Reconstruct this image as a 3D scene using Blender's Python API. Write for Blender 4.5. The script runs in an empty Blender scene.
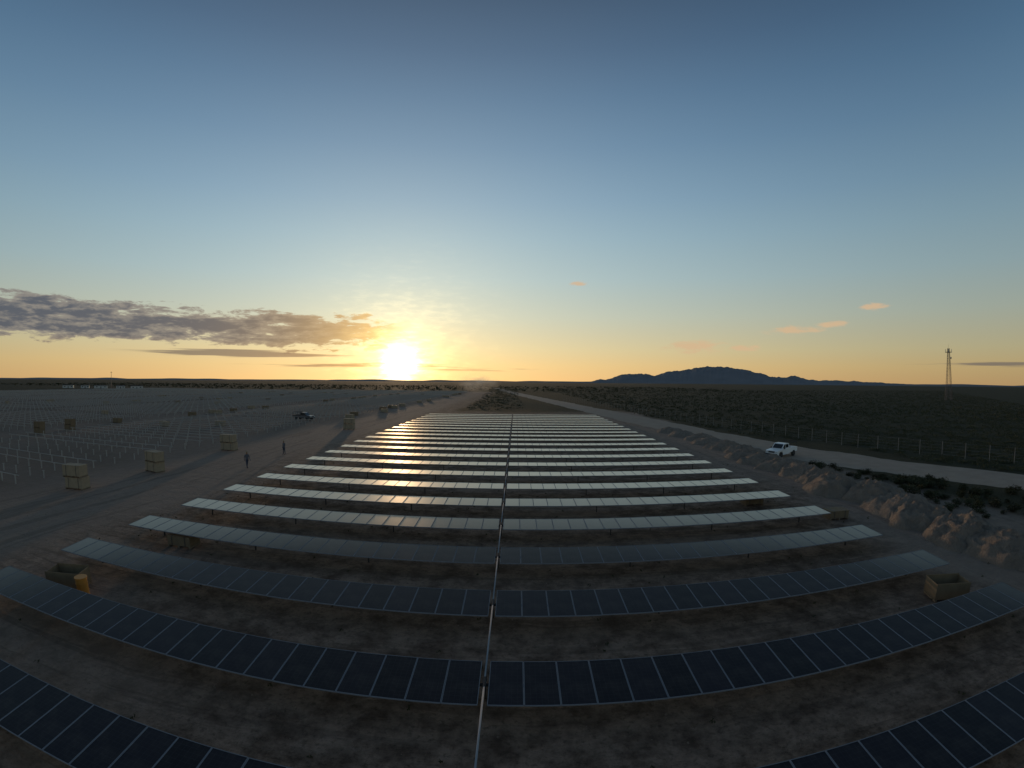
import bpy, math, random
from mathutils import Vector, Matrix, noise
random.seed(7)
S=bpy.context.scene; COL=S.collection
S.view_settings.view_transform='Standard'; S.view_settings.look='None'; S.view_settings.exposure=0
R=math.radians
def lin(c):
    return tuple(((v/255)/12.92 if v/255<=.04045 else ((v/255+.055)/1.055)**2.4) for v in c)
# ---------------------------------------------------------------- mesh builder
class MB:
    def __init__(s): s.v=[];s.f=[];s.m=[]
    def add(s,vs,fs,m=0):
        o=len(s.v); s.v+= [tuple(v) for v in vs]; s.f+=[tuple(i+o for i in f) for f in fs]; s.m+=[m]*len(fs)
    def box(s,c,d,m=0,rz=0,top=1.0):
        vs=[]
        for z in(-.5,.5):
            k=top if z>0 else 1
            for x,y in((-.5,-.5),(.5,-.5),(.5,.5),(-.5,.5)):
                X,Y=x*d[0]*k,y*d[1]*k
                vs.append((c[0]+X*math.cos(rz)-Y*math.sin(rz),c[1]+X*math.sin(rz)+Y*math.cos(rz),c[2]+z*d[2]))
        s.add(vs,[(0,3,2,1),(4,5,6,7),(0,1,5,4),(1,2,6,5),(2,3,7,6),(3,0,4,7)],m)
    def tube(s,a,b,r,n=8,m=0,r2=None):
        a,b=Vector(a),Vector(b); d=(b-a).normalized(); u=d.orthogonal().normalized(); w=d.cross(u)
        r2=r if r2 is None else r2; vs=[]
        for p,rr in((a,r),(b,r2)):
            for i in range(n):
                t=2*math.pi*i/n; vs.append(p+(u*math.cos(t)+w*math.sin(t))*rr)
        fs=[(i,(i+1)%n,n+(i+1)%n,n+i) for i in range(n)]+[tuple(range(n-1,-1,-1)),tuple(range(n,2*n))]
        s.add(vs,fs,m)
    def prism(s,prof,x0,x1,m=0):
        n=len(prof); vs=[(x0,p[0],p[1]) for p in prof]+[(x1,p[0],p[1]) for p in prof]
        s.add(vs,[(i,(i+1)%n,n+(i+1)%n,n+i) for i in range(n)]+[tuple(range(n-1,-1,-1)),tuple(range(n,2*n))],m)
    def mesh(s,name,mats,smooth=False):
        me=bpy.data.meshes.new(name); me.from_pydata(s.v,[],s.f)
        for k in (mats if isinstance(mats,list) else [mats]): me.materials.append(k)
        me.polygons.foreach_set('material_index',s.m)
        if smooth: me.polygons.foreach_set('use_smooth',[True]*len(s.f))
        me.update(); return me
    def build(s,name,mats,parent=None,smooth=False): return link(name,s.mesh(name,mats,smooth),parent)
def link(name,me,parent=None,loc=(0,0,0)):
    o=bpy.data.objects.new(name,me); COL.objects.link(o); o.location=loc
    if parent: o.parent=parent
    return o
def tag(o,label=None,cat=None,group=None,kind=None):
    if label:o['label']=label
    if cat:o['category']=cat
    if group:o['group']=group
    if kind:o['kind']=kind
    return o
def empty(name,loc,rz=0):
    o=bpy.data.objects.new(name,None); COL.objects.link(o); o.location=loc; o.rotation_euler=(0,0,rz); o.empty_display_size=.3
    return o
# ---------------------------------------------------------------- node helper
class G:
    def __init__(s,tree): s.t=tree; s.n=tree.nodes; s.l=tree.links
    def set(s,sock,v):
        if isinstance(v,bpy.types.NodeSocket): s.l.new(v,sock)
        else: sock.default_value=v
    def m(s,op,a,b=None,c=None,clamp=False):
        n=s.n.new('ShaderNodeMath'); n.operation=op; n.use_clamp=clamp; s.set(n.inputs[0],a)
        if b is not None:s.set(n.inputs[1],b)
        if c is not None:s.set(n.inputs[2],c)
        return n.outputs[0]
    def add(s,a,b):return s.m('ADD',a,b)
    def sub(s,a,b):return s.m('SUBTRACT',a,b)
    def mul(s,a,b):return s.m('MULTIPLY',a,b)
    def ss(s,x,a,b,lo=0.,hi=1.):
        n=s.n.new('ShaderNodeMapRange'); n.interpolation_type='SMOOTHSTEP'; s.set(n.inputs[0],x)
        n.inputs[1].default_value=a;n.inputs[2].default_value=b;n.inputs[3].default_value=lo;n.inputs[4].default_value=hi
        return n.outputs[0]
    def mix(s,f,a,b,mode='MIX'):
        n=s.n.new('ShaderNodeMix'); n.data_type='RGBA'; n.blend_type=mode; s.set(n.inputs[0],f)
        for sock,v in((n.inputs[6],a),(n.inputs[7],b)):
            s.set(sock,v if isinstance(v,bpy.types.NodeSocket) else (*v[:3],1))
        return n.outputs[2]
    def noise(s,vec,scale,detail=4,rough=.55,dist=0.):
        n=s.n.new('ShaderNodeTexNoise'); s.set(n.inputs['Vector'],vec); n.inputs['Scale'].default_value=scale
        n.inputs['Detail'].default_value=detail; n.inputs['Roughness'].default_value=rough; n.inputs['Distortion'].default_value=dist
        return n.outputs[0]
    def comb(s,x,y,z=0.):
        n=s.n.new('ShaderNodeCombineXYZ'); s.set(n.inputs[0],x);s.set(n.inputs[1],y);s.set(n.inputs[2],z); return n.outputs[0]
    def sep(s,v):
        n=s.n.new('ShaderNodeSeparateXYZ'); s.set(n.inputs[0],v); return n.outputs
    def ramp(s,f,stops):
        n=s.n.new('ShaderNodeValToRGB'); s.set(n.inputs[0],f); e=n.color_ramp.elements
        while len(e)<len(stops): e.new(.5)
        for i,(p,c) in enumerate(stops): e[i].position=p; e[i].color=(*c[:3],1)
        return n.outputs[0]
    def bump(s,h,st=.5,d=.1):
        n=s.n.new('ShaderNodeBump'); n.inputs['Strength'].default_value=st; n.inputs['Distance'].default_value=d; s.set(n.inputs['Height'],h); return n.outputs[0]
def mat(name):
    m=bpy.data.materials.new(name); m.use_nodes=True; g=G(m.node_tree)
    b=m.node_tree.nodes['Principled BSDF']; return m,g,b
def simple(name,c,rough=.6,metal=0.,var=.15,scale=3.,spec=.5):
    m,g,b=mat(name); tc=g.n.new('ShaderNodeTexCoord').outputs['Object']
    n=g.noise(tc,scale,4)
    col=g.mix(n,tuple(v*(1-var) for v in c),tuple(v*(1+var) for v in c))
    g.set(b.inputs['Base Color'],col); b.inputs['Roughness'].default_value=rough; b.inputs['Metallic'].default_value=metal
    b.inputs['Specular IOR Level'].default_value=spec
    return m
# ---------------------------------------------------------------- world
SUN_AZ,SUN_EL=R(-14.5),R(2.4)
sd=Vector((math.sin(SUN_AZ)*math.cos(SUN_EL),math.cos(SUN_AZ)*math.cos(SUN_EL),math.sin(SUN_EL)))
W=bpy.data.worlds.new('World'); S.world=W; W.use_nodes=True; g=G(W.node_tree)
bg=W.node_tree.nodes['Background']
dirv=g.n.new('ShaderNodeTexCoord').outputs['Generated']
nz=g.n.new('ShaderNodeVectorMath'); nz.operation='NORMALIZE'; g.set(nz.inputs[0],dirv); dirv=nz.outputs[0]
x,y,z=g.sep(dirv)
el=g.mul(g.m('ARCSINE',z),180/math.pi); az=g.mul(g.m('ARCTAN2',x,y),180/math.pi)
dt=g.n.new('ShaderNodeVectorMath'); dt.operation='DOT_PRODUCT'; g.set(dt.inputs[0],dirv); dt.inputs[1].default_value=sd
gam=g.mul(g.m('ARCCOSINE',g.m('MINIMUM',dt.outputs['Value'],.999999)),180/math.pi)
stops=[(-1,(150,125,90)),(0,(176,148,108)),(2,(188,168,122)),(4,(184,178,142)),(8,(168,180,168)),(12.6,(150,175,181)),(17.5,(134,165,181)),(22,(118,152,176)),
       (28.6,(97,133,163)),(34.5,(81,117,149)),(40,(68,101,133)),(46,(57,87,117)),(90,(50,64,82))]
sky=g.ramp(g.m('DIVIDE',g.add(el,1.),91.,clamp=True),[((e+1)/91,lin(c)) for e,c in stops])
dk=g.ss(gam,10,80,1.10,.78)
sky=g.mix(1.,sky,g.comb(dk,dk,dk),'MULTIPLY')
def glow(amp,sig,c,col,src=gam):
    e=g.mul(g.m('EXPONENT',g.m('DIVIDE',src,-sig)),amp)
    n=g.n.new('ShaderNodeMix'); n.data_type='RGBA'; n.blend_type='ADD'; n.inputs[0].default_value=1; n.clamp_result=False
    g.set(n.inputs[6],col); v=g.n.new('ShaderNodeVectorMath'); v.operation='SCALE'; v.inputs[0].default_value=c; g.set(v.inputs['Scale'],e)
    g.set(n.inputs[7],v.outputs[0]); return n.outputs[2]
daz=g.m('ABSOLUTE',g.sub(az,math.degrees(SUN_AZ)))
band=g.add(g.m('DIVIDE',g.m('MAXIMUM',el,0.),4.4),g.m('DIVIDE',daz,34.))
sky=glow(.68,1.,(1.,.44,.02),sky,band)
sky=glow(.42,10.,(1.,.76,.30),sky)
sky=glow(.16,26.,(1.,.88,.66),sky)
# clouds
cv=g.comb(g.mul(az,.16),g.mul(el,.75),3.1)
n1=g.noise(cv,1.2,7,.66,.3)
n1b=g.noise(g.comb(g.mul(az,.42),g.mul(el,1.5),1.),1.3,4,.6)
t=g.m('DIVIDE',g.sub(el,g.add(5.8,g.mul(g.add(az,14.),-.012))),2.5)
vm=g.sub(1.,g.mul(t,t)); hm=g.ss(az,-18,-12,1,0)
taper=g.ss(az,-72,-14,.38,.28)
dn=g.add(g.add(n1,g.mul(g.sub(n1b,.5),.38)),g.mul(g.m('MAXIMUM',vm,-2.),taper))
d1=g.mul(g.ss(dn,.59,.70),hm)
cv2=g.comb(g.mul(az,.05),g.mul(el,1.6),9.); n2=g.noise(cv2,1.3,4,.55,.2)
def blob(a,e,sa,se):
    u=g.m('DIVIDE',g.sub(az,a),sa); v=g.m('DIVIDE',g.sub(el,e),se)
    return g.m('EXPONENT',g.mul(g.add(g.mul(u,u),g.mul(v,v)),-1.))
st=g.m('MAXIMUM',blob(-33,3.1,13,.55),blob(-20,1.9,12,.35)); st=g.m('MAXIMUM',st,g.mul(blob(-2,1.6,13,.3),.8)); st=g.m('MAXIMUM',st,blob(57,2.2,9,.3))
d2=g.mul(g.ss(g.add(n2,g.mul(st,.32)),.62,.78),g.ss(st,.15,.5))
cv3=g.comb(g.mul(az,.5),g.mul(el,1.6),5.); n3=g.noise(cv3,1.0,5,.62,.3)
pf=blob(22,4.4,4.2,.9)
for a,e,sa,se in((34,6.2,3.6,.6),(43.5,8.6,1.9,.45),(28,4.2,2.6,.4),(7.7,12.2,1.1,.35),(38.5,6.8,2.2,.4)): pf=g.m('MAXIMUM',pf,blob(a,e,sa,se))
d3=g.mul(g.mul(g.ss(g.add(n3,g.mul(pf,.48)),.62,.98),.78),g.ss(pf,.1,.6))
near=g.m('EXPONENT',g.m('DIVIDE',gam,-8.))
thick=g.ss(g.add(dn,g.mul(g.sub(n1b,.5),.25)),.66,.90)
ccol=g.mix(thick,lin((138,132,126)),lin((78,84,98)))
ccol=g.mix(g.mul(g.ss(el,5.0,3.2),.35),ccol,lin((176,142,100)))
ccol=g.mix(g.m('MINIMUM',g.mul(near,1.4),1.),ccol,lin((255,200,112)))
sky=g.mix(g.mul(d1,.92),sky,ccol)
sky=g.mix(g.mul(d2,.75),sky,g.mix(near,lin((104,98,96)),lin((255,170,70))))
sky=g.mix(d3,sky,lin((214,180,142)))
rag=g.ss(n1b,.25,.75,1.3,.75)
sky=glow(2.5,2.2,(1.,.74,.30),sky,g.mul(gam,rag))
sky=glow(22.,.62,(1.,.86,.6),sky,g.mul(gam,rag))
g.set(bg.inputs[0],sky); bg.inputs[1].default_value=1.0
try: W.cycles.sampling_method='MANUAL'; W.cycles.sample_map_resolution=1024
except Exception as e: print(e)
sl=bpy.data.lights.new('sun','SUN'); sl.energy=1.0; sl.angle=R(1.5); sl.color=(1,.66,.38)
so=bpy.data.objects.new('sun',sl); COL.objects.link(so); so.rotation_euler=sd.to_track_quat('Z','Y').to_euler(); so.location=(-20,60,20)
# ---------------------------------------------------------------- camera
CH=9.2
cam=bpy.data.cameras.new('camera'); co=bpy.data.objects.new('camera',cam); COL.objects.link(co); S.camera=co
cam.type='PANO'; cam.sensor_width=36; cam.clip_end=60000; cam.clip_start=.05
for tgt in (cam, getattr(cam,'cycles',None)):
    try:
        tgt.panorama_type='FISHEYE_LENS_POLYNOMIAL'
        tgt.fisheye_fov=R(175)
        tgt.fisheye_polynomial_k0=0; tgt.fisheye_polynomial_k1=-.06157; tgt.fisheye_polynomial_k2=0
        tgt.fisheye_polynomial_k3=1.0586e-5; tgt.fisheye_polynomial_k4=0
        break
    except Exception as e: print('no',e)
co.matrix_world=Matrix.Translation((0,0,CH))@Matrix.Rotation(R(.5),4,'Z')@Matrix.Rotation(R(90-.25),4,'X')@Matrix.Rotation(R(.45),4,'Z')
# ---------------------------------------------------------------- materials
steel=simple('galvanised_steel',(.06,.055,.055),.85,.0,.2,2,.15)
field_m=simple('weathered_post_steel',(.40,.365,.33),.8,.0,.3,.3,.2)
fence_m=simple('fence_steel',(.25,.235,.22),.8,.0,.2,1,.2)
tube_m=simple('zinc_tube',(.30,.31,.33),.9,.0,.2,2,.05)
alu=simple('panel_frame_aluminium',(.22,.22,.24),.7,.0,.08,3,.2)
back=simple('white_backsheet',(.2,.2,.21),.7)
wood=simple('pallet_wood',(.20,.15,.10),.85,0,.35,6)
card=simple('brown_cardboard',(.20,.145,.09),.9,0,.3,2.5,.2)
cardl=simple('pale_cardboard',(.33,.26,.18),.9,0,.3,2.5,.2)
orange=simple('orange_plastic',(.50,.20,.03),.6)
strap=simple('strap_plastic',(.05,.05,.05),.5)
white=simple('white_car_paint',(.78,.78,.78),.3,0,.05)
darkp=simple('dark_car_paint',(.06,.06,.07),.35,0,.1)
rubber=simple('tyre_rubber',(.02,.02,.02),.8)
glassd=simple('window_glass',(.02,.025,.03),.08)
lampg=simple('headlight_glass',(.7,.7,.68),.15)
red=simple('tail_light_red',(.35,.02,.02),.3)
cabin=simple('cabin_panel',(.5,.5,.48),.6)
towerm=simple('tower_steel',(.16,.13,.13),.6,.2)
gm,g,b=mat('solar_glass')
tc=g.n.new('ShaderNodeTexCoord').outputs['Object']; X,Y,Z=g.sep(tc)
def line(c,per,w):
    f=g.m('FRACT',g.m('DIVIDE',c,per)); d=g.m('ABSOLUTE',g.sub(f,.5)); return g.m('GREATER_THAN',d,.5-w)
ln=g.m('MAXIMUM',line(X,.154,.022),line(Y,.157,.022))
oi=g.n.new('ShaderNodeObjectInfo').outputs['Random']
cell=g.mix(oi,(.007,.006,.011),(.016,.013,.021))
col=g.mix(g.mul(ln,.6),cell,(.045,.043,.055))
dust=g.noise(tc,1.6,4,.6)
col=g.mix(g.mul(g.ss(dust,.4,.8),.11),col,(.25,.2,.16))
g.set(b.inputs['Base Color'],col); b.inputs['Roughness'].default_value=.3; b.inputs['IOR'].default_value=1.14
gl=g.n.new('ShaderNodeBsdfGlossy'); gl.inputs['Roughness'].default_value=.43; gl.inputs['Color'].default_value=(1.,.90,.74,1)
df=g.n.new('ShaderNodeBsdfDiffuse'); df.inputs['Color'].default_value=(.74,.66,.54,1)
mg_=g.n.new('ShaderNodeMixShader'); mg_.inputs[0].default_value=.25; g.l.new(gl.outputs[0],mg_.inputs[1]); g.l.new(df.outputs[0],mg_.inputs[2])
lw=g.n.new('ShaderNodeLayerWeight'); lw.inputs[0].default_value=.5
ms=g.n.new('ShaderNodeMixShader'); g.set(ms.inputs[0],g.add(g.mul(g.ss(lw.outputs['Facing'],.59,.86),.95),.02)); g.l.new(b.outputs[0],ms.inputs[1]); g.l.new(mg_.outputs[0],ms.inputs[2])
g.l.new(ms.outputs[0],g.n['Material Output'].inputs[0])
# ground
gr,g,b=mat('desert_ground')
tc=g.n.new('ShaderNodeTexCoord').outputs['Object']; X,Y,Z=g.sep(tc)
nb=g.noise(tc,.045,5,.6); ns=g.noise(tc,.9,7,.72); nf=g.noise(tc,5.,5,.7)
rut=g.noise(g.comb(g.mul(g.add(X,g.mul(nb,6.)),1.0),g.mul(Y,.03),0.),1.1,4,.6)
rut2=g.noise(g.comb(g.mul(X,.05),g.mul(g.add(Y,g.mul(nb,3.)),1.3),4.),1.1,4,.6)
Xj=g.add(X,g.mul(g.sub(nb,.5),14.)); Yj=g.add(Y,g.mul(g.sub(nb,.5),60.))
field=g.mix(ns,(.155,.112,.086),(.30,.228,.182))
field=g.mix(g.ss(nb,.45,.65,0,.5),field,(.16,.118,.09))
arr=g.mix(g.ss(ns,.3,.7),(.100,.066,.048),(.36,.25,.185))
arr=g.mix(g.ss(nf,.50,.68,0,.6),arr,(.060,.044,.030))
arr=g.mix(g.ss(nb,.48,.62,0,.4),arr,(.34,.245,.185))
arr=g.mix(g.ss(rut2,.54,.60,0,.35),arr,(.085,.060,.045))
scr=g.mix(g.noise(tc,.09,6,.7),(.030,.029,.015),(.062,.054,.032))
track=g.mix(g.mul(g.add(ns,rut),.5),(.16,.117,.09),(.40,.305,.245))
track=g.mix(g.ss(rut,.50,.62,0,.5),track,(.14,.104,.08))
c=g.mix(g.ss(Xj,-44,-36),field,track)
c=g.mix(g.ss(Xj,-28,-23),c,arr)
c=g.mix(g.mul(g.ss(Xj,20,24),.8),c,track)
c=g.mix(g.ss(Xj,34,38),c,scr)
c=g.mix(g.ss(Yj,400,450),c,scr)
c=g.mix(g.ss(Xj,-420,-380,1,0),c,scr)
far=g.mul(g.ss(Yj,132,150),g.mul(g.ss(Xj,-21,-16),g.ss(Xj,60,70,1,0)))
c=g.mix(far,c,scr)
g.set(b.inputs['Base Color'],c); b.inputs['Roughness'].default_value=.95; b.inputs['Specular IOR Level'].default_value=.1
g.set(b.inputs['Normal'],g.bump(g.add(g.add(ns,g.mul(nf,.3)),g.mul(g.add(rut,rut2),.4)),.9,.34))
rd,g,b=mat('gravel_road')
tc=g.n.new('ShaderNodeTexCoord').outputs['Object']
n1=g.noise(tc,.5,7,.65); n2=g.noise(tc,6,4)
g.set(b.inputs['Base Color'],g.mix(n1,(.23,.175,.135),(.42,.335,.265))); b.inputs['Roughness'].default_value=.95; b.inputs['Specular IOR Level'].default_value=.1
g.set(b.inputs['Normal'],g.bump(g.add(n1,g.mul(n2,.3)),.6,.18))
dirt,g,b=mat('heaped_dirt')
tc=g.n.new('ShaderNodeTexCoord').outputs['Object']
n1=g.noise(tc,1.6,8,.75); n2=g.noise(tc,7,5,.7)
g.set(b.inputs['Base Color'],g.mix(n1,(.16,.12,.092),(.42,.33,.26))); b.inputs['Roughness'].default_value=.95; b.inputs['Specular IOR Level'].default_value=.1
g.set(b.inputs['Normal'],g.bump(g.add(n1,g.mul(n2,.4)),1.,.35))
leaf,g,b=mat('scrub_leaves')
tc=g.n.new('ShaderNodeTexCoord').outputs['Object']
g.set(b.inputs['Base Color'],g.mix(g.noise(tc,.8,4),(.038,.041,.020),(.076,.072,.038))); b.inputs['Roughness'].default_value=.85; b.inputs['Specular IOR Level'].default_value=.1
rock,g,b=mat('mountain_rock')
tc=g.n.new('ShaderNodeTexCoord').outputs['Object']
g.set(b.inputs['Base Color'],g.mix(g.noise(tc,.002,6,.6),(.19,.18,.185),(.29,.275,.28))); b.inputs['Roughness'].default_value=1; b.inputs['Specular IOR Level'].default_value=0
# ---------------------------------------------------------------- ground
m=MB(); L=30000
m.add([(-L,-2000,0),(L,-2000,0),(L,L,0),(-L,L,0)],[(0,1,2,3)]); tag(m.build('ground',gr),kind='structure')
def strip(name,pts,w,z,material):
    m=MB(); P=[]
    for i in range(len(pts)-1):
        a,b_=Vector(pts[i]),Vector(pts[i+1]); k=max(1,int((b_-a).length/1.5))
        for j in range(k): P.append(a.lerp(b_,j/k))
    P.append(Vector(pts[-1]))
    for _ in range(40): P=[P[0]]+[(P[i-1]+P[i]*2+P[i+1])/4 for i in range(1,len(P)-1)]+[P[-1]]
    vs=[]
    for i,p in enumerate(P):
        t=(P[min(i+1,len(P)-1)]-P[max(i-1,0)]).normalized(); nn=Vector((t.y,-t.x))
        a=p-nn*(w/2+.9*noise.noise((i*.2,1.3,0))+.6*noise.noise((i*.9,2.3,0))); b_=p+nn*(w/2+.9*noise.noise((i*.2,7.3,0))+.6*noise.noise((i*.9,5.3,0)))
        vs+=[(a.x,a.y,z),(b_.x,b_.y,z)]
    m.add(vs,[(2*i,2*i+1,2*i+3,2*i+2) for i in range(len(P)-1)])
    return tag(m.build(name,material),kind='structure')
ROAD=[(65,-10),(54.5,18),(45,37),(37.5,55),(34,80),(31,110),(26,150),(14,250),(-6,420),(-30,700)]
strip('gravel_road',ROAD,10.0,.02,rd)
# ---------------------------------------------------------------- mountains
def heights(xp):
    T=[(560,0),(590,1),(600,4),(606,3.5),(613,5),(622,8.5),(640,10),(655,8),(668,12),(690,14),(705,17.5),(725,17),(745,14.5),(758,11.5),(770,8),(783,6),(790,8.5),(798,8),(808,5),(830,4.5),(860,3.6),(900,2.0),(930,.8),(960,0)]
    for i in range(len(T)-1):
        if T[i][0]<=xp<=T[i+1][0]:
            f=(xp-T[i][0])/(T[i+1][0]-T[i][0]); return T[i][1]*(1-f)+T[i+1][1]*f
    return 0
D=14000; m=MB(); nx=400; nk=9; vs=[]
for i in range(nx+1):
    xp=560+400*i/nx; r=xp-512; th=r/462-4.6e-10*r**3; a=th-R(.5); hpx=heights(xp)
    sc=r/math.sin(th)
    for k in range(nk):
        t=k/(nk-1); prof=math.sin(math.pi*t)**.8 if k not in(0,nk-1) else 0
        dd=D+(t-.5)*5000
        h=hpx/sc*D*prof+ (noise.noise((xp*.12,t*4,2))*50+noise.noise((xp*.4,t*9,5))*25)*prof*min(1,hpx/6)
        vs.append((dd*math.sin(a),dd*math.cos(a),max(h,0)-(8 if prof==0 else 0)))
m.add(vs,[(i*nk+k,(i+1)*nk+k,(i+1)*nk+k+1,i*nk+k+1) for i in range(nx) for k in range(nk-1)])
tag(m.build('mountains',rock),kind='structure')
m=MB(); vs=[]; nx=240
for i in range(nx+1):
    a=R(-70+140*i/nx); h=35+55*abs(noise.noise((i*.05,3,1)))+40*max(0,noise.noise((i*.15,8,1)))
    for t,hh in((0,-5),(.5,h),(1,-5)):
        dd=17000+3000*t; vs.append((dd*math.sin(a),dd*math.cos(a),hh))
m.add(vs,[(i*3+k,(i+1)*3+k,(i+1)*3+k+1,i*3+k+1) for i in range(nx) for k in range(2)])
tag(m.build('hills',rock),kind='structure')
# ---------------------------------------------------------------- solar rows
DX=-.8; H=8.35; HP=CH-H
MW,ML,MP=.958,1.93,.972; NM=22; GAP=.12
ORD='first second third fourth fifth sixth seventh eighth ninth tenth eleventh twelfth thirteenth fourteenth fifteenth sixteenth seventeenth eighteenth nineteenth twentieth twenty-first twenty-second twenty-third'.split()
mg=MB(); mg.box((0,0,0),(MW-.034,ML-.034,.008)); mesh_glass=mg.mesh('solar_module',gm)
mf=MB()
for s in(-1,1):
    mf.box((s*(MW/2-.0085),0,-.012),(.017,ML,.045)); mf.box((0,s*(ML/2-.0085),-.012),(MW-.034-.002,.017,.045))
mf.box((0,0,-.012),(MW-.05,ML-.05,.006),1)
mesh_frame=mf.mesh('module_frame',[alu,back])
mg=MB(); mg.box((0,0,0),(MW-.034,ML-.034,.008),0); mg.box((0,0,-.014),(MW,ML,.02),1); mesh_far=mg.mesh('solar_module',[gm,alu])
hl=GAP+NM*MP
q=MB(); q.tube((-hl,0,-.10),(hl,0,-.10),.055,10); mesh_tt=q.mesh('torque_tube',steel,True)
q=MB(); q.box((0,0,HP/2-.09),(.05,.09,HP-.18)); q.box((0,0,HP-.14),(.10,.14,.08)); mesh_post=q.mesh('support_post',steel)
rows_y=[]
for i in range(-1,22):
    yy=(1.348+.605*i)*H; rows_y.append(yy)
    root=empty('solar_tracker_row',(DX,yy,0)); n_=i+1
    lab=ORD[n_]+' row of dark blue solar panels counting away from the camera'
    if i==-1: lab='nearest row of dark solar panels, its two ends curving out of the bottom corners'
    if i==21: lab='farthest narrow row of solar panels, last before the dark scrub'
    tag(root,lab,'solar panels','parallel rows of solar panels')
    tl={-1:4,0:4,1:3.4,2:2.6,3:1.8,4:1.0,5:.4}.get(i,0.)
    tilt=R(tl)+R(random.uniform(-.12,.12))
    for s in(-1,1):
        hb=R(random.uniform(-.08,.08))
        for k in range(NM):
            o=link('solar_module',mesh_glass if i<=10 else mesh_far,root)
            j_=.6 if i<=10 else .3
            o.matrix_local=Matrix.Translation((s*(GAP+MP*(k+.5)),0,HP+random.uniform(-.006,.006)*j_))@Matrix.Rotation(tilt+hb+R(random.uniform(-.25,.25))*j_,4,'X')@Matrix.Rotation(R(random.uniform(-.25,.25))*j_,4,'Y')
            if i<=10: link('module_frame',mesh_frame,o)
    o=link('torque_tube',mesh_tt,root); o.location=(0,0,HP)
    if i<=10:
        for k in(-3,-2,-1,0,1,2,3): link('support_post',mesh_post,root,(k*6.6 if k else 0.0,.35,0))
dr=tag(empty('drive_line',(DX,0,0)),'long grey steel drive tube running down the middle gap across every panel row','drive shaft')
ZD=HP
for a,b_ in zip(rows_y[:-1],rows_y[1:]):
    q=MB(); q.tube((0,a+.22,ZD),(0,b_-.22,ZD),.028,10); q.build('drive_tube',tube_m,dr,True)
for a in rows_y:
    q=MB(); q.tube((0,a-.22,ZD),(0,a+.22,ZD),.042,10); q.box((0,a,ZD-.03),(.10,.18,.13)); q.build('gear_joint',steel,dr)
# ---------------------------------------------------------------- left field of bare frames
FZ=.8
fp=MB(); fp.box((0,0,FZ/2-.04),(.09,.11,FZ-.08)); fp.box((0,0,FZ-.05),(.17,.13,.09)); mesh_fp=fp.mesh('support_post',field_m)
blocks=[(-43,-77),(-87,-131),(-137,-181)]
def frame_mesh(w,n,posts):
    q=MB(); q.tube((0,0,FZ),(w,0,FZ),.045,6)
    if posts:
        for k in range(n): X=.6+(w-1.2)*k/(n-1); q.box((X,0,FZ/2),(.14,.14,FZ-.06))
    return q.mesh('mounting_frame',field_m)
for bi,(xa,xb) in enumerate(blocks):
    w=xa-xb; n=int(w/2.5)+1; me_t=frame_mesh(w,n,False); me_f=frame_mesh(w,n,True)
    for j in range(84):
        yy=19.5+3.2*j
        if random.random()<.03 and j>6: continue
        where=['nearest block beside the dirt track','middle block of the left field','outermost block of the left field'][bi]
        lab='bare steel tracker frame without panels in the '+where
        if yy<100:
            r_=tag(empty('mounting_frame',(xb,yy,0)),lab,'steel frame','bare tracker frames, '+where)
            if random.random()>.2: link('torque_tube',me_t,r_)
            for k in range(n): link('support_post',mesh_fp,r_,(.6+(w-1.2)*k/(n-1),random.uniform(-.1,.1),random.uniform(-.12,.0)))
        else:
            tag(link('mounting_frame',me_f,None,(xb,yy,0)),lab,'steel frame','bare tracker frames, '+where)
q=MB()
for j in range(105):
    for xa,xb in((-187,-240),(-248,-300),(-308,-370)):
        yy=30+3.4*j; w=xa-xb
        if random.random()<.12: continue
        q.tube((xb,yy,FZ),(xa,yy,FZ),.055,4)
        for k in range(16): q.box((xb+w*k/15,yy,FZ/2),(.16,.16,FZ-.06))
for j in range(36):
    for xa,xb in((-43,-77),(-87,-131),(-137,-181)):
        yy=291+3.6*j
        q.tube((xb,yy,FZ),(xa,yy,FZ),.055,4)
        for k in range(11): q.box((xb+(xa-xb)*k/10,yy,FZ/2),(.16,.16,FZ-.06))
tag(q.build('distant_mounting_frames',field_m),'distant mass of bare steel frames filling the far left of the site','steel frames',kind='stuff')
# ---------------------------------------------------------------- crates
def crate_meshes(w,d,h,cm):
    p=MB()
    for k in(-1,0,1): p.box((k*(w/2-.08),0,.05),(.1,d,.1))
    for k in range(7): p.box((0,-d/2+.06+(d-.12)*k/6,.113),(w,.09,.026))
    c=MB(); c.box((0,0,.13+h/2),(w-.06,d-.06,h))
    l=MB(); l.box((0,0,.13+h+.025),(w-.02,d-.02,.05))
    out=[('pallet',p.mesh('pallet',wood)),('carton',c.mesh('carton',cm)),('lid',l.mesh('lid',cm))]
    for k in(-.28,.28):
        s_=MB(); s_.box((k*w,0,.13+h+.053),(.04,d-.01,.008))
        for e in(-1,1): s_.box((k*w,e*(d/2-.004),.13+h/2+.027),(.04,.010,h+.06))
        out.append(('strap',s_.mesh('strap',strap)))
    return out
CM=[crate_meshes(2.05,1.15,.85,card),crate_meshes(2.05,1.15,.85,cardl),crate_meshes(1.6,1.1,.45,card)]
def crate(x,y,z,rz,k,label,group='crates of panels on pallets'):
    r_=tag(empty('panel_crate',(x,y,z),rz),label,'crate',group)
    for nme,me in CM[k]: link(nme,me,r_)
    return r_
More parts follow.
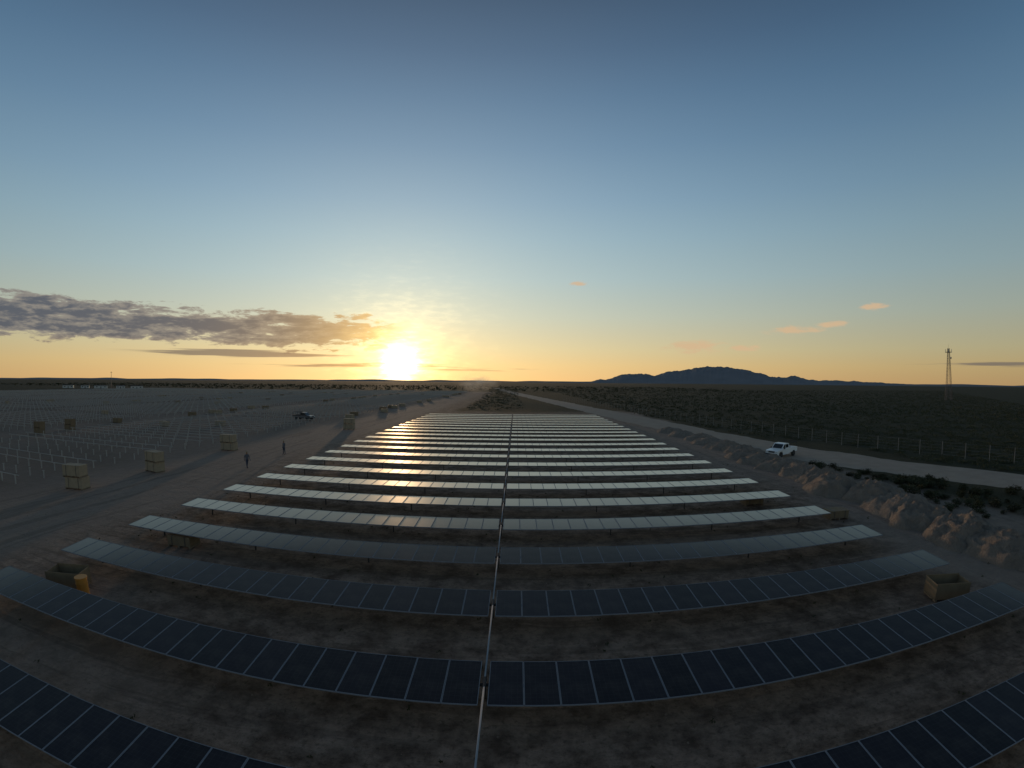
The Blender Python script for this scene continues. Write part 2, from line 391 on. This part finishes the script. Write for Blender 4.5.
def open_crate(x,y,rz,label):
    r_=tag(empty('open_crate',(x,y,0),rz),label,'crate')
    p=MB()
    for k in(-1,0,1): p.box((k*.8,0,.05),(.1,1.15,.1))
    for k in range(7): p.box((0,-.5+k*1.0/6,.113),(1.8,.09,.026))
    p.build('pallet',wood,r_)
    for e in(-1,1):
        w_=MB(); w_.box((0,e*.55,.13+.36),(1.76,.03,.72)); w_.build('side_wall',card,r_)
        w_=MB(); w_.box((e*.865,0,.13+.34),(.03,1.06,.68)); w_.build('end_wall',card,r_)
HC=1.035
def stack(x,y,rz,k,n,where):
    for i in range(n):
        pos={1:('single',),2:('lower','upper')}[n][i]
        crate(x+random.uniform(-.09,.09),y+random.uniform(-.07,.07),i*HC,rz+R(random.uniform(-4,4)),k,f'{pos} strapped crate {where}')
stack(-36.8,27.9,R(14),1,2,'in the stack nearest the camera beside the left frames')
stack(-36.0,37.4,R(-9),1,2,'in the second nearest stack beside the left frames')
stack(-37.5,53.3,R(4),1,2,'in the third stack along the left dirt track')
stack(-31.5,84,R(2),1,2,'in the far stack on the left dirt track edge')
stack(-80,53,R(2),0,2,'in the leftmost stack of the picture')
stack(-80,60,R(5),0,2,'in the stack just right of the leftmost one')
stack(-69,75,R(-4),1,1,'between the frame blocks, far left')
stack(-59,81,R(3),1,1,'behind the frames, left of the third stack')
stack(-82,100,R(3),0,1,'far back in the aisle of the left field')
stack(-84,76,R(-8),0,1,'in the aisle behind the leftmost stack')
for _ in range(60):
    y=random.uniform(88,330); x=random.choice([-41,-41,-82,-82,-134,-184,-60,-110,-150])+random.uniform(-3,3)
    crate(x,y,0,R(random.uniform(-12,12)),random.choice([0,1,1]),'small far-off crate scattered among the bare frames toward the left horizon','far-off crates in the left field')
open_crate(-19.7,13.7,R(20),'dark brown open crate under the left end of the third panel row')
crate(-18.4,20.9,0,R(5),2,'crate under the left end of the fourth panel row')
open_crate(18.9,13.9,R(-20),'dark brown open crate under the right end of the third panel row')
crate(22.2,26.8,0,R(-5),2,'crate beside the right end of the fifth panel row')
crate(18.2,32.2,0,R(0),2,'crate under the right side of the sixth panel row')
q=MB()
for z0,z1,r0,r1 in((0,.06,.30,.30),(.06,.3,.27,.27),(.3,.34,.29,.29),(.34,.6,.27,.27),(.6,.64,.29,.29),(.64,.86,.27,.27),(.86,.9,.3,.3)): q.tube((0,0,z0),(0,0,z1),r0,20,0,r1)
o=q.build('orange_drum',orange,smooth=False); o.location=(-18.2,13.3,0); tag(o,'orange ribbed drum next to the brown crate at lower left','drum')
# ---------------------------------------------------------------- pickup
def pickup(x,y,rz,body,name,label):
    r_=tag(empty(name,(x,y,0.02),rz),label,'pickup truck')
    b_=MB(); b_.prism([(-2.6,.45),(-2.62,.8),(-2.5,1.0),(-1.35,1.1),(-1.3,1.12),(.55,1.12),(.55,.42),(-1.2,.38),(-1.25,.7),(-1.5,.85),(-1.85,.85),(-2.15,.7),(-2.2,.42)],-.88,.88)
    b_.build('body',body,r_)
    c=MB(); c.prism([(-1.3,1.123),(-.72,1.68),(-.5,1.74),(.35,1.74),(.5,1.68),(.54,1.123)],-.76,.76); c.build('cab',body,r_)
    w=MB(); w.add([(-.68,-1.28,1.17),(.68,-1.28,1.17),(.64,-.77,1.66),(-.64,-.77,1.66)],[(0,1,2,3)]); w.build('windscreen',glassd,r_)
    for s in(-1,1):
        w=MB(); w.add([(s*.765,-1.1,1.2),(s*.765,-.45,1.2),(s*.765,-.45,1.64),(s*.765,-.7,1.64)],[(0,1,2,3)]); w.build('side_window',glassd,r_)
        w=MB(); w.add([(s*.765,-.38,1.2),(s*.765,.4,1.2),(s*.765,.32,1.64),(s*.765,-.38,1.64)],[(0,1,2,3)]); w.build('side_window',glassd,r_)
        h=MB(); h.box((s*.7,-2.6,.82),(.3,.08,.16)); h.build('headlight',lampg,r_)
        h=MB(); h.box((s*.8,2.62,.9),(.12,.05,.28)); h.build('tail_light',red,r_)
        h=MB(); h.box((s*.98,-1.05,1.2),(.18,.1,.16)); h.build('mirror',strap,r_)
    bd=MB(); bd.box((0,1.6,.62),(1.66,2.04,.08))
    for s in(-1,1): bd.box((s*.85,1.6,.85),(.06,2.04,.54))
    bd.box((0,.6,.85),(1.64,.06,.54)); bd.box((0,2.59,.85),(1.64,.06,.54)); bd.build('cargo_bed',body,r_)
    rk=MB()
    for s in(-1,1):
        rk.tube((s*.8,.7,1.1),(s*.8,.7,1.8),.03); rk.tube((s*.8,2.5,1.1),(s*.8,2.5,1.8),.03); rk.tube((s*.8,.66,1.8),(s*.8,2.54,1.8),.03)
    rk.tube((-.8,.7,1.8),(.8,.7,1.8),.03); rk.tube((-.8,2.5,1.8),(.8,2.5,1.8),.03); rk.build('ladder_rack',steel,r_)
    bm_=MB(); bm_.box((0,-2.68,.52),(1.7,.12,.2)); bm_.build('bumper',steel,r_)
    gr_=MB(); gr_.box((0,-2.61,.82),(.9,.04,.2)); gr_.build('grille',strap,r_)
    for s in(-1,1):
        for yy in(-1.68,1.62):
            t=MB(); t.tube((s*.72,yy,.38),(s*.93,yy,.38),.38,20); tt=t.build('tyre',rubber,r_)
            t=MB(); t.tube((s*.90,yy,.38),(s*.945,yy,.38),.2,14); t.build('rim',steel,tt)
pickup(34.0,53.0,R(-62),white,'pickup_truck','white pickup truck with a ladder rack on the gravel road')
pickup(-49.5,101,R(80),darkp,'pickup_truck','dark pickup truck among the bare frames left of the sun')
# ---------------------------------------------------------------- dirt piles
def pile(x,y,rx,ry,h,seed,label):
    m=MB(); NR,NA=20,48
    def hh(u,v):
        d=math.hypot(u,v); base=max(0,1-d**2.3)
        return max(-.03,h*base*(1+.35*noise.noise((u*1.3+seed,v*1.3,seed)))+h*.26*noise.noise((u*3.4+seed,v*3.4,3))*min(1,base*3)+h*.20*noise.noise((u*8,v*8,seed))*min(1,base*4)+h*.12*noise.noise((u*18,v*18,seed))*min(1,base*4))
    vs=[(0,0,hh(0,0))]
    for r in range(1,NR+1):
        for a in range(NA):
            t=2*math.pi*a/NA; k=r/NR; rr=k*(1+.28*noise.noise((math.cos(t)*1.5+seed,math.sin(t)*1.5,1))+.10*noise.noise((math.cos(t)*5+seed,math.sin(t)*5,1)))
            u,v=k*math.cos(t),k*math.sin(t)
            vs.append((rr*math.cos(t)*rx,rr*math.sin(t)*ry,hh(u,v) if r<NR else -.05))
    fs=[(0,1+a,1+(a+1)%NA) for a in range(NA)]
    for r in range(NR-1):
        for a in range(NA): fs.append((1+r*NA+a,1+(r+1)*NA+a,1+(r+1)*NA+(a+1)%NA,1+r*NA+(a+1)%NA))
    m.add(vs,fs); o=m.build('dirt_pile',dirt,smooth=True); o.location=(x,y,0); o.rotation_euler=(0,0,seed)
    tag(o,label,'dirt pile','heaps of dug earth along the right side')
PY=[13.0,16.4,19.9,23.4,26.9,30.4,34,37.7,41.4,45.2,49.2,53.4,57.8,62.4,67.2,72.4,78,84.5]
PH=[1.25,1.1,1.35,1.2,1.05,1.25,1.3,1.05,1.1,1.0,1.05,.95,.95,.9,.85,.85,.8,.8]
for i,yy in enumerate(PY):
    lab=ORD[i]+' heap of pale dug earth from the camera along the right side'
    pile(28.2+random.uniform(-1.1,1.1)+i*.10,yy,2.9+random.uniform(-.5,.6),2.7+random.uniform(-.4,.5),PH[i],i*1.7+.3,lab)
# ---------------------------------------------------------------- bushes
def bush(q,cx,cy,r,h,n,s=.16):
    lob=[(random.uniform(-.5,.5)*r,random.uniform(-.5,.5)*r,random.uniform(.35,.75)*h,random.uniform(.35,.6)*r) for _ in range(5)]
    for _ in range(n):
        l=random.choice(lob); v=Vector((random.gauss(0,1),random.gauss(0,1),random.gauss(0,1))).normalized()*l[3]*random.uniform(.5,1.05)
        p=Vector((cx+l[0]+v.x,cy+l[1]+v.y,max(.03,l[2]+v.z*h/r)))
        u=Vector((random.uniform(-1,1),random.uniform(-1,1),random.uniform(-.6,1))).normalized()*s*random.uniform(.6,1.4); w=u.orthogonal().normalized()*s*.5
        q.add([p-w,p+u*.5-w*.2,p+u,p+w],[(0,1,2,3)])
bm=[]
for k in range(5):
    q=MB(); bush(q,0,0,1.0,1.1,420); bm.append(q.mesh('foliage',leaf))
stm=MB()
for k in range(6):
    a=k*1.05; stm.tube((0,0,-.02),(.45*math.cos(a),.45*math.sin(a),.7),.03,5,0,.012)
stem=stm.mesh('stem',wood)
def onroad(x,y,w=5.5):
    for a,b_ in zip(ROAD[:-1],ROAD[1:]):
        if a[1]<=y<=b_[1]: return abs(x-(a[0]+(b_[0]-a[0])*(y-a[1])/(b_[1]-a[1])))<w
    return False
nb_=0
while nb_<130:
    y=random.uniform(14,52); x=random.uniform(31.8,50-.12*y+3)
    if onroad(x,y,6.8): continue
    s=random.uniform(.4,1.0); r_=tag(empty('shrub',(x,y,0),random.uniform(0,6)),'low dark green shrub in the thicket between the earth heaps and the gravel road','shrub','shrubs between the earth heaps and the road')
    r_.scale=(s,s,s*random.uniform(.45,.7)); link('foliage',random.choice(bm),r_); link('stem',stem,r_); nb_+=1
q=MB(); n=0
while n<13000:
    y=18+ (random.random()**1.8)*640
    x=random.uniform(36,90+y*1.1)
    if onroad(x,y,6.8) or (x<50 and y<68): continue
    d_=math.hypot(x,y)
    bush(q,x,y,random.uniform(.6,1.8),random.uniform(.12,.38),8 if d_>160 else (14 if d_>100 else 30),.5 if d_>160 else (.3 if d_>100 else .2)); n+=1
for _ in range(600):
    y=150+random.random()*460; bush(q,random.uniform(-17,2+(y-140)*.03)-(y-140)*.03,y,random.uniform(.8,2),random.uniform(.12,.32),10,.35)
for _ in range(1500):
    y=random.uniform(430,900); x=random.uniform(-900,300); bush(q,x,y,random.uniform(1.5,4),random.uniform(1.0,2.5),10,1.2)
tag(q.build('desert_scrub',leaf),'dark low desert scrub covering the plain to the horizon','scrub',kind='stuff')
q=MB()
for _ in range(400):
    x=random.uniform(-24,25); y=random.uniform(5,60); bush(q,x,y,random.uniform(.06,.16),random.uniform(.05,.12),8,.07)
tag(q.build('dry_weeds',leaf),'small dry weeds scattered on the bare earth between the panel rows','weeds',kind='stuff')
q=MB()
for _ in range(2000):
    x=random.uniform(-40,30); y=random.uniform(3,70); s=random.uniform(.02,.06)
    q.box((x,y,s*.25),(s*random.uniform(.8,1.6),s,s*.8),0,random.uniform(0,3),.6)
tag(q.build('loose_stones',dirt),'loose stones and clods strewn on the ground around the rows','stones',kind='stuff')
# ---------------------------------------------------------------- dust plume, a real body of airborne dust
dm=bpy.data.materials.new('airborne_dust'); dm.use_nodes=True; g=G(dm.node_tree); g.n.remove(g.n['Principled BSDF'])
pv=g.n.new('ShaderNodeVolumeScatter'); pv.inputs['Color'].default_value=(.95,.85,.72,1); pv.inputs['Anisotropy'].default_value=.3
tc=g.n.new('ShaderNodeTexCoord').outputs['Object']; ln_=g.n.new('ShaderNodeVectorMath'); ln_.operation='LENGTH'; g.set(ln_.inputs[0],tc)
fall=g.ss(ln_.outputs['Value'],.2,1.,1.,0.); g.set(pv.inputs['Density'],g.mul(g.mul(fall,g.ss(g.noise(tc,2.2,3),.35,.7)),.08)); g.l.new(pv.outputs[0],g.n['Material Output'].inputs['Volume'])
q=MB(); nr,na=10,20; vs=[(0,0,1)]
for i in range(1,nr):
    for j in range(na):
        p_=math.pi*i/nr; a=2*math.pi*j/na; vs.append((math.sin(p_)*math.cos(a),math.sin(p_)*math.sin(a),math.cos(p_)))
vs.append((0,0,-1)); fs=[(0,1+j,1+(j+1)%na) for j in range(na)]
for i in range(nr-2):
    for j in range(na): a0=1+i*na; fs.append((a0+j,a0+na+j,a0+na+(j+1)%na,a0+(j+1)%na))
fs+=[(len(vs)-1,1+(nr-2)*na+(j+1)%na,1+(nr-2)*na+j) for j in range(na)]
q.add(vs,fs); o=q.build('dust_plume',dm); o.location=(-28,330,8.2); o.scale=(20,16,8); tag(o,'faint plume of pale dust over the far end of the site, right of the sun','dust')
# ---------------------------------------------------------------- fence
fr=tag(empty('wire_fence',(0,0,0)),'long wire fence on thin posts along the far side of the gravel road','fence')
FP=[(67,22),(59.5,36),(50.5,57),(43,95),(36.5,148),(24,240)]
pts=[]
for a,b_ in zip(FP[:-1],FP[1:]):
    a,b_=Vector(a),Vector(b_); k=max(1,round((b_-a).length/3.2))
    for j in range(k): pts.append(a.lerp(b_,j/k))
q=MB(); q.tube((0,0,0),(0,0,2.0),.04,8); mp=q.mesh('fence_post',fence_m)
for p in pts: link('fence_post',mp,fr,(p.x,p.y,0))
for zz in(.3,.7,1.1,1.5,1.9):
    q=MB()
    for a,b_ in zip(pts[:-1],pts[1:]): q.tube((a.x,a.y,zz),(b_.x,b_.y,zz),.008,3)
    q.build('wire',fence_m,fr)
# ---------------------------------------------------------------- tower
tr=tag(empty('lattice_tower',(275,219,0),R(20)),'tall lattice communication tower standing in the scrub at right','tower')
q=MB(); TH=33
def hw(z): return 1.9*(1-z/TH)+.55*(z/TH)
for sx in(-1,1):
    for sy in(-1,1):
        l=MB(); l.tube((sx*hw(0),sy*hw(0),0),(sx*hw(TH),sy*hw(TH),TH),.13,6,0,.09); l.build('leg',towerm,tr)
zs=[0]
while zs[-1]<TH-1: zs.append(zs[-1]+max(1.1,hw(zs[-1])*1.7))
zs[-1]=TH
for z0,z1 in zip(zs[:-1],zs[1:]):
    a,b_=hw(z0),hw(z1); c0=[(-a,-a),(a,-a),(a,a),(-a,a)]; c1=[(-b_,-b_),(b_,-b_),(b_,b_),(-b_,b_)]
    for k in range(4):
        j=(k+1)%4; q.tube((*c0[k],z0),(*c1[j],z1),.05,4); q.tube((*c0[j],z0),(*c1[k],z1),.05,4); q.tube((*c1[k],z1),(*c1[j],z1),.05,4)
q.build('bracing',towerm,tr)
q=MB(); q.box((0,0,TH-2.5),(3.6,3.6,.15))
for a in range(4):
    t=a*math.pi/2; q.tube((0,0,TH-2),(2.0*math.cos(t),2.0*math.sin(t),TH-2),.06,5)
q.build('platform',towerm,tr)
for a in range(4):
    t=a*math.pi/2+.3; q=MB(); q.box((1.95*math.cos(t),1.95*math.sin(t),TH-1.6),(.3,.3,2.2),0,t); q.build('antenna_panel',cabin,tr)
q=MB(); q.tube((1.0,-1.0,TH-6),(1.3,-1.5,TH-6),.7,16); q.build('dish',cabin,tr)
q=MB(); q.tube((0,0,TH),(0,0,TH+2.5),.05,5); q.build('lightning_rod',towerm,tr)
# ---------------------------------------------------------------- site cabins
cab_lab=['leftmost white site cabin on the left skyline','second white site cabin from the left on the skyline','third white site cabin, nearest the thin mast','fourth site cabin, just right of the mast','rightmost white site cabin on the left skyline']
for i,(x,y,w) in enumerate([(-455,340,12),(-432,345,9),(-412,350,14),(-388,356,9),(-360,352,12)]):
    r_=tag(empty('site_cabin',(x,y,0),R(48)),cab_lab[i],'cabin','white cabins of the site camp')
    q=MB(); q.box((0,0,1.5),(w,3,2.8)); q.build('wall',cabin,r_)
    q=MB(); q.prism([(-1.8,2.9),(0,3.5),(1.8,2.9)],-w/2-.2,w/2+.2); q.build('roof',steel,r_)
    for k in(-.3,.3): q=MB(); q.box((k*w,-1.51,1.7),(1.4,.04,.9)); q.build('window',glassd,r_)
    q=MB(); q.box((0,-1.51,1.1),(.9,.04,2.0)); q.build('door',steel,r_)
q=MB(); q.tube((0,0,0),(0,0,17),.3,8,0,.15); q.box((0,0,16),(2.4,.3,.3)); o=q.build('thin_mast',towerm); o.location=(-398,352,0); tag(o,'thin dark mast with a crossbar beside the far left cabins','mast')
# ---------------------------------------------------------------- people
pm,g,b=mat('work_clothes_and_skin')
tc=g.n.new('ShaderNodeTexCoord').outputs['Object']; X,Y,Z=g.sep(tc)
c=g.mix(g.m('GREATER_THAN',Z,.93),(.03,.04,.07),(.10,.10,.12)); c=g.mix(g.m('GREATER_THAN',Z,1.47),c,(.25,.13,.08)); c=g.mix(g.m('LESS_THAN',Z,.09),c,(.03,.02,.015))
g.set(b.inputs['Base Color'],c); b.inputs['Roughness'].default_value=.85
def person(x,y,rz,label,step):
    V=[((0,0,.95),.15),((0,0,1.15),.14),((0,0,1.38),.16),((0,0,1.5),.06),((0,-.01,1.6),.095),((0,-.01,1.70),.085)]
    E=[(0,1),(1,2),(2,3),(3,4),(4,5)]
    for s in(-1,1):
        n=len(V); k=step*s
        V+=[((s*.10,0,.88),.10),((s*.11,k*.14,.50),.065),((s*.12,k*.22+.03,.09),.045),((s*.13,k*.22-.14,.05),.04)]
        E+=[(0,n),(n,n+1),(n+1,n+2),(n+2,n+3)]
        n=len(V)
        V+=[((s*.20,0,1.40),.065),((s*.27,-k*.08,1.12),.047),((s*.27,-k*.16-.08,.88),.035),((s*.27,-k*.18-.11,.79),.035)]
        E+=[(2,n),(n,n+1),(n+1,n+2),(n+2,n+3)]
    me=bpy.data.meshes.new('person'); me.from_pydata([v[0] for v in V],E,[]); me.materials.append(pm)
    o=link('person',me); o.location=(x,y,0); o.rotation_euler=(0,0,rz)
    sk=o.modifiers.new('Skin','SKIN')
    for i,v in enumerate(V): me.skin_vertices[0].data[i].radius=(v[1],v[1])
    me.skin_vertices[0].data[0].use_root=True
    sb=o.modifiers.new('Sub','SUBSURF'); sb.levels=1; sb.render_levels=1
    tag(o,label,'person')
    q=MB()
    pr=[(.125,1.68),(.12,1.74),(.085,1.80),(.03,1.825)]
    q.tube((0,-.02,1.675),(0,-.02,1.69),.15,14)
    for (r0,z0),(r1,z1) in zip(pr[:-1],pr[1:]): q.tube((0,-.01,z0),(0,-.01,z1),r0,14,0,r1)
    q.build('hard_hat',cardl,o)
person(-28.0,43.0,R(60),'person in dark work clothes and hard hat walking on the left dirt track',1)
person(-28.6,52.5,R(-30),'person in dark clothes standing near the left row ends, farther from the camera',.25)
print('objects',len(bpy.data.objects))
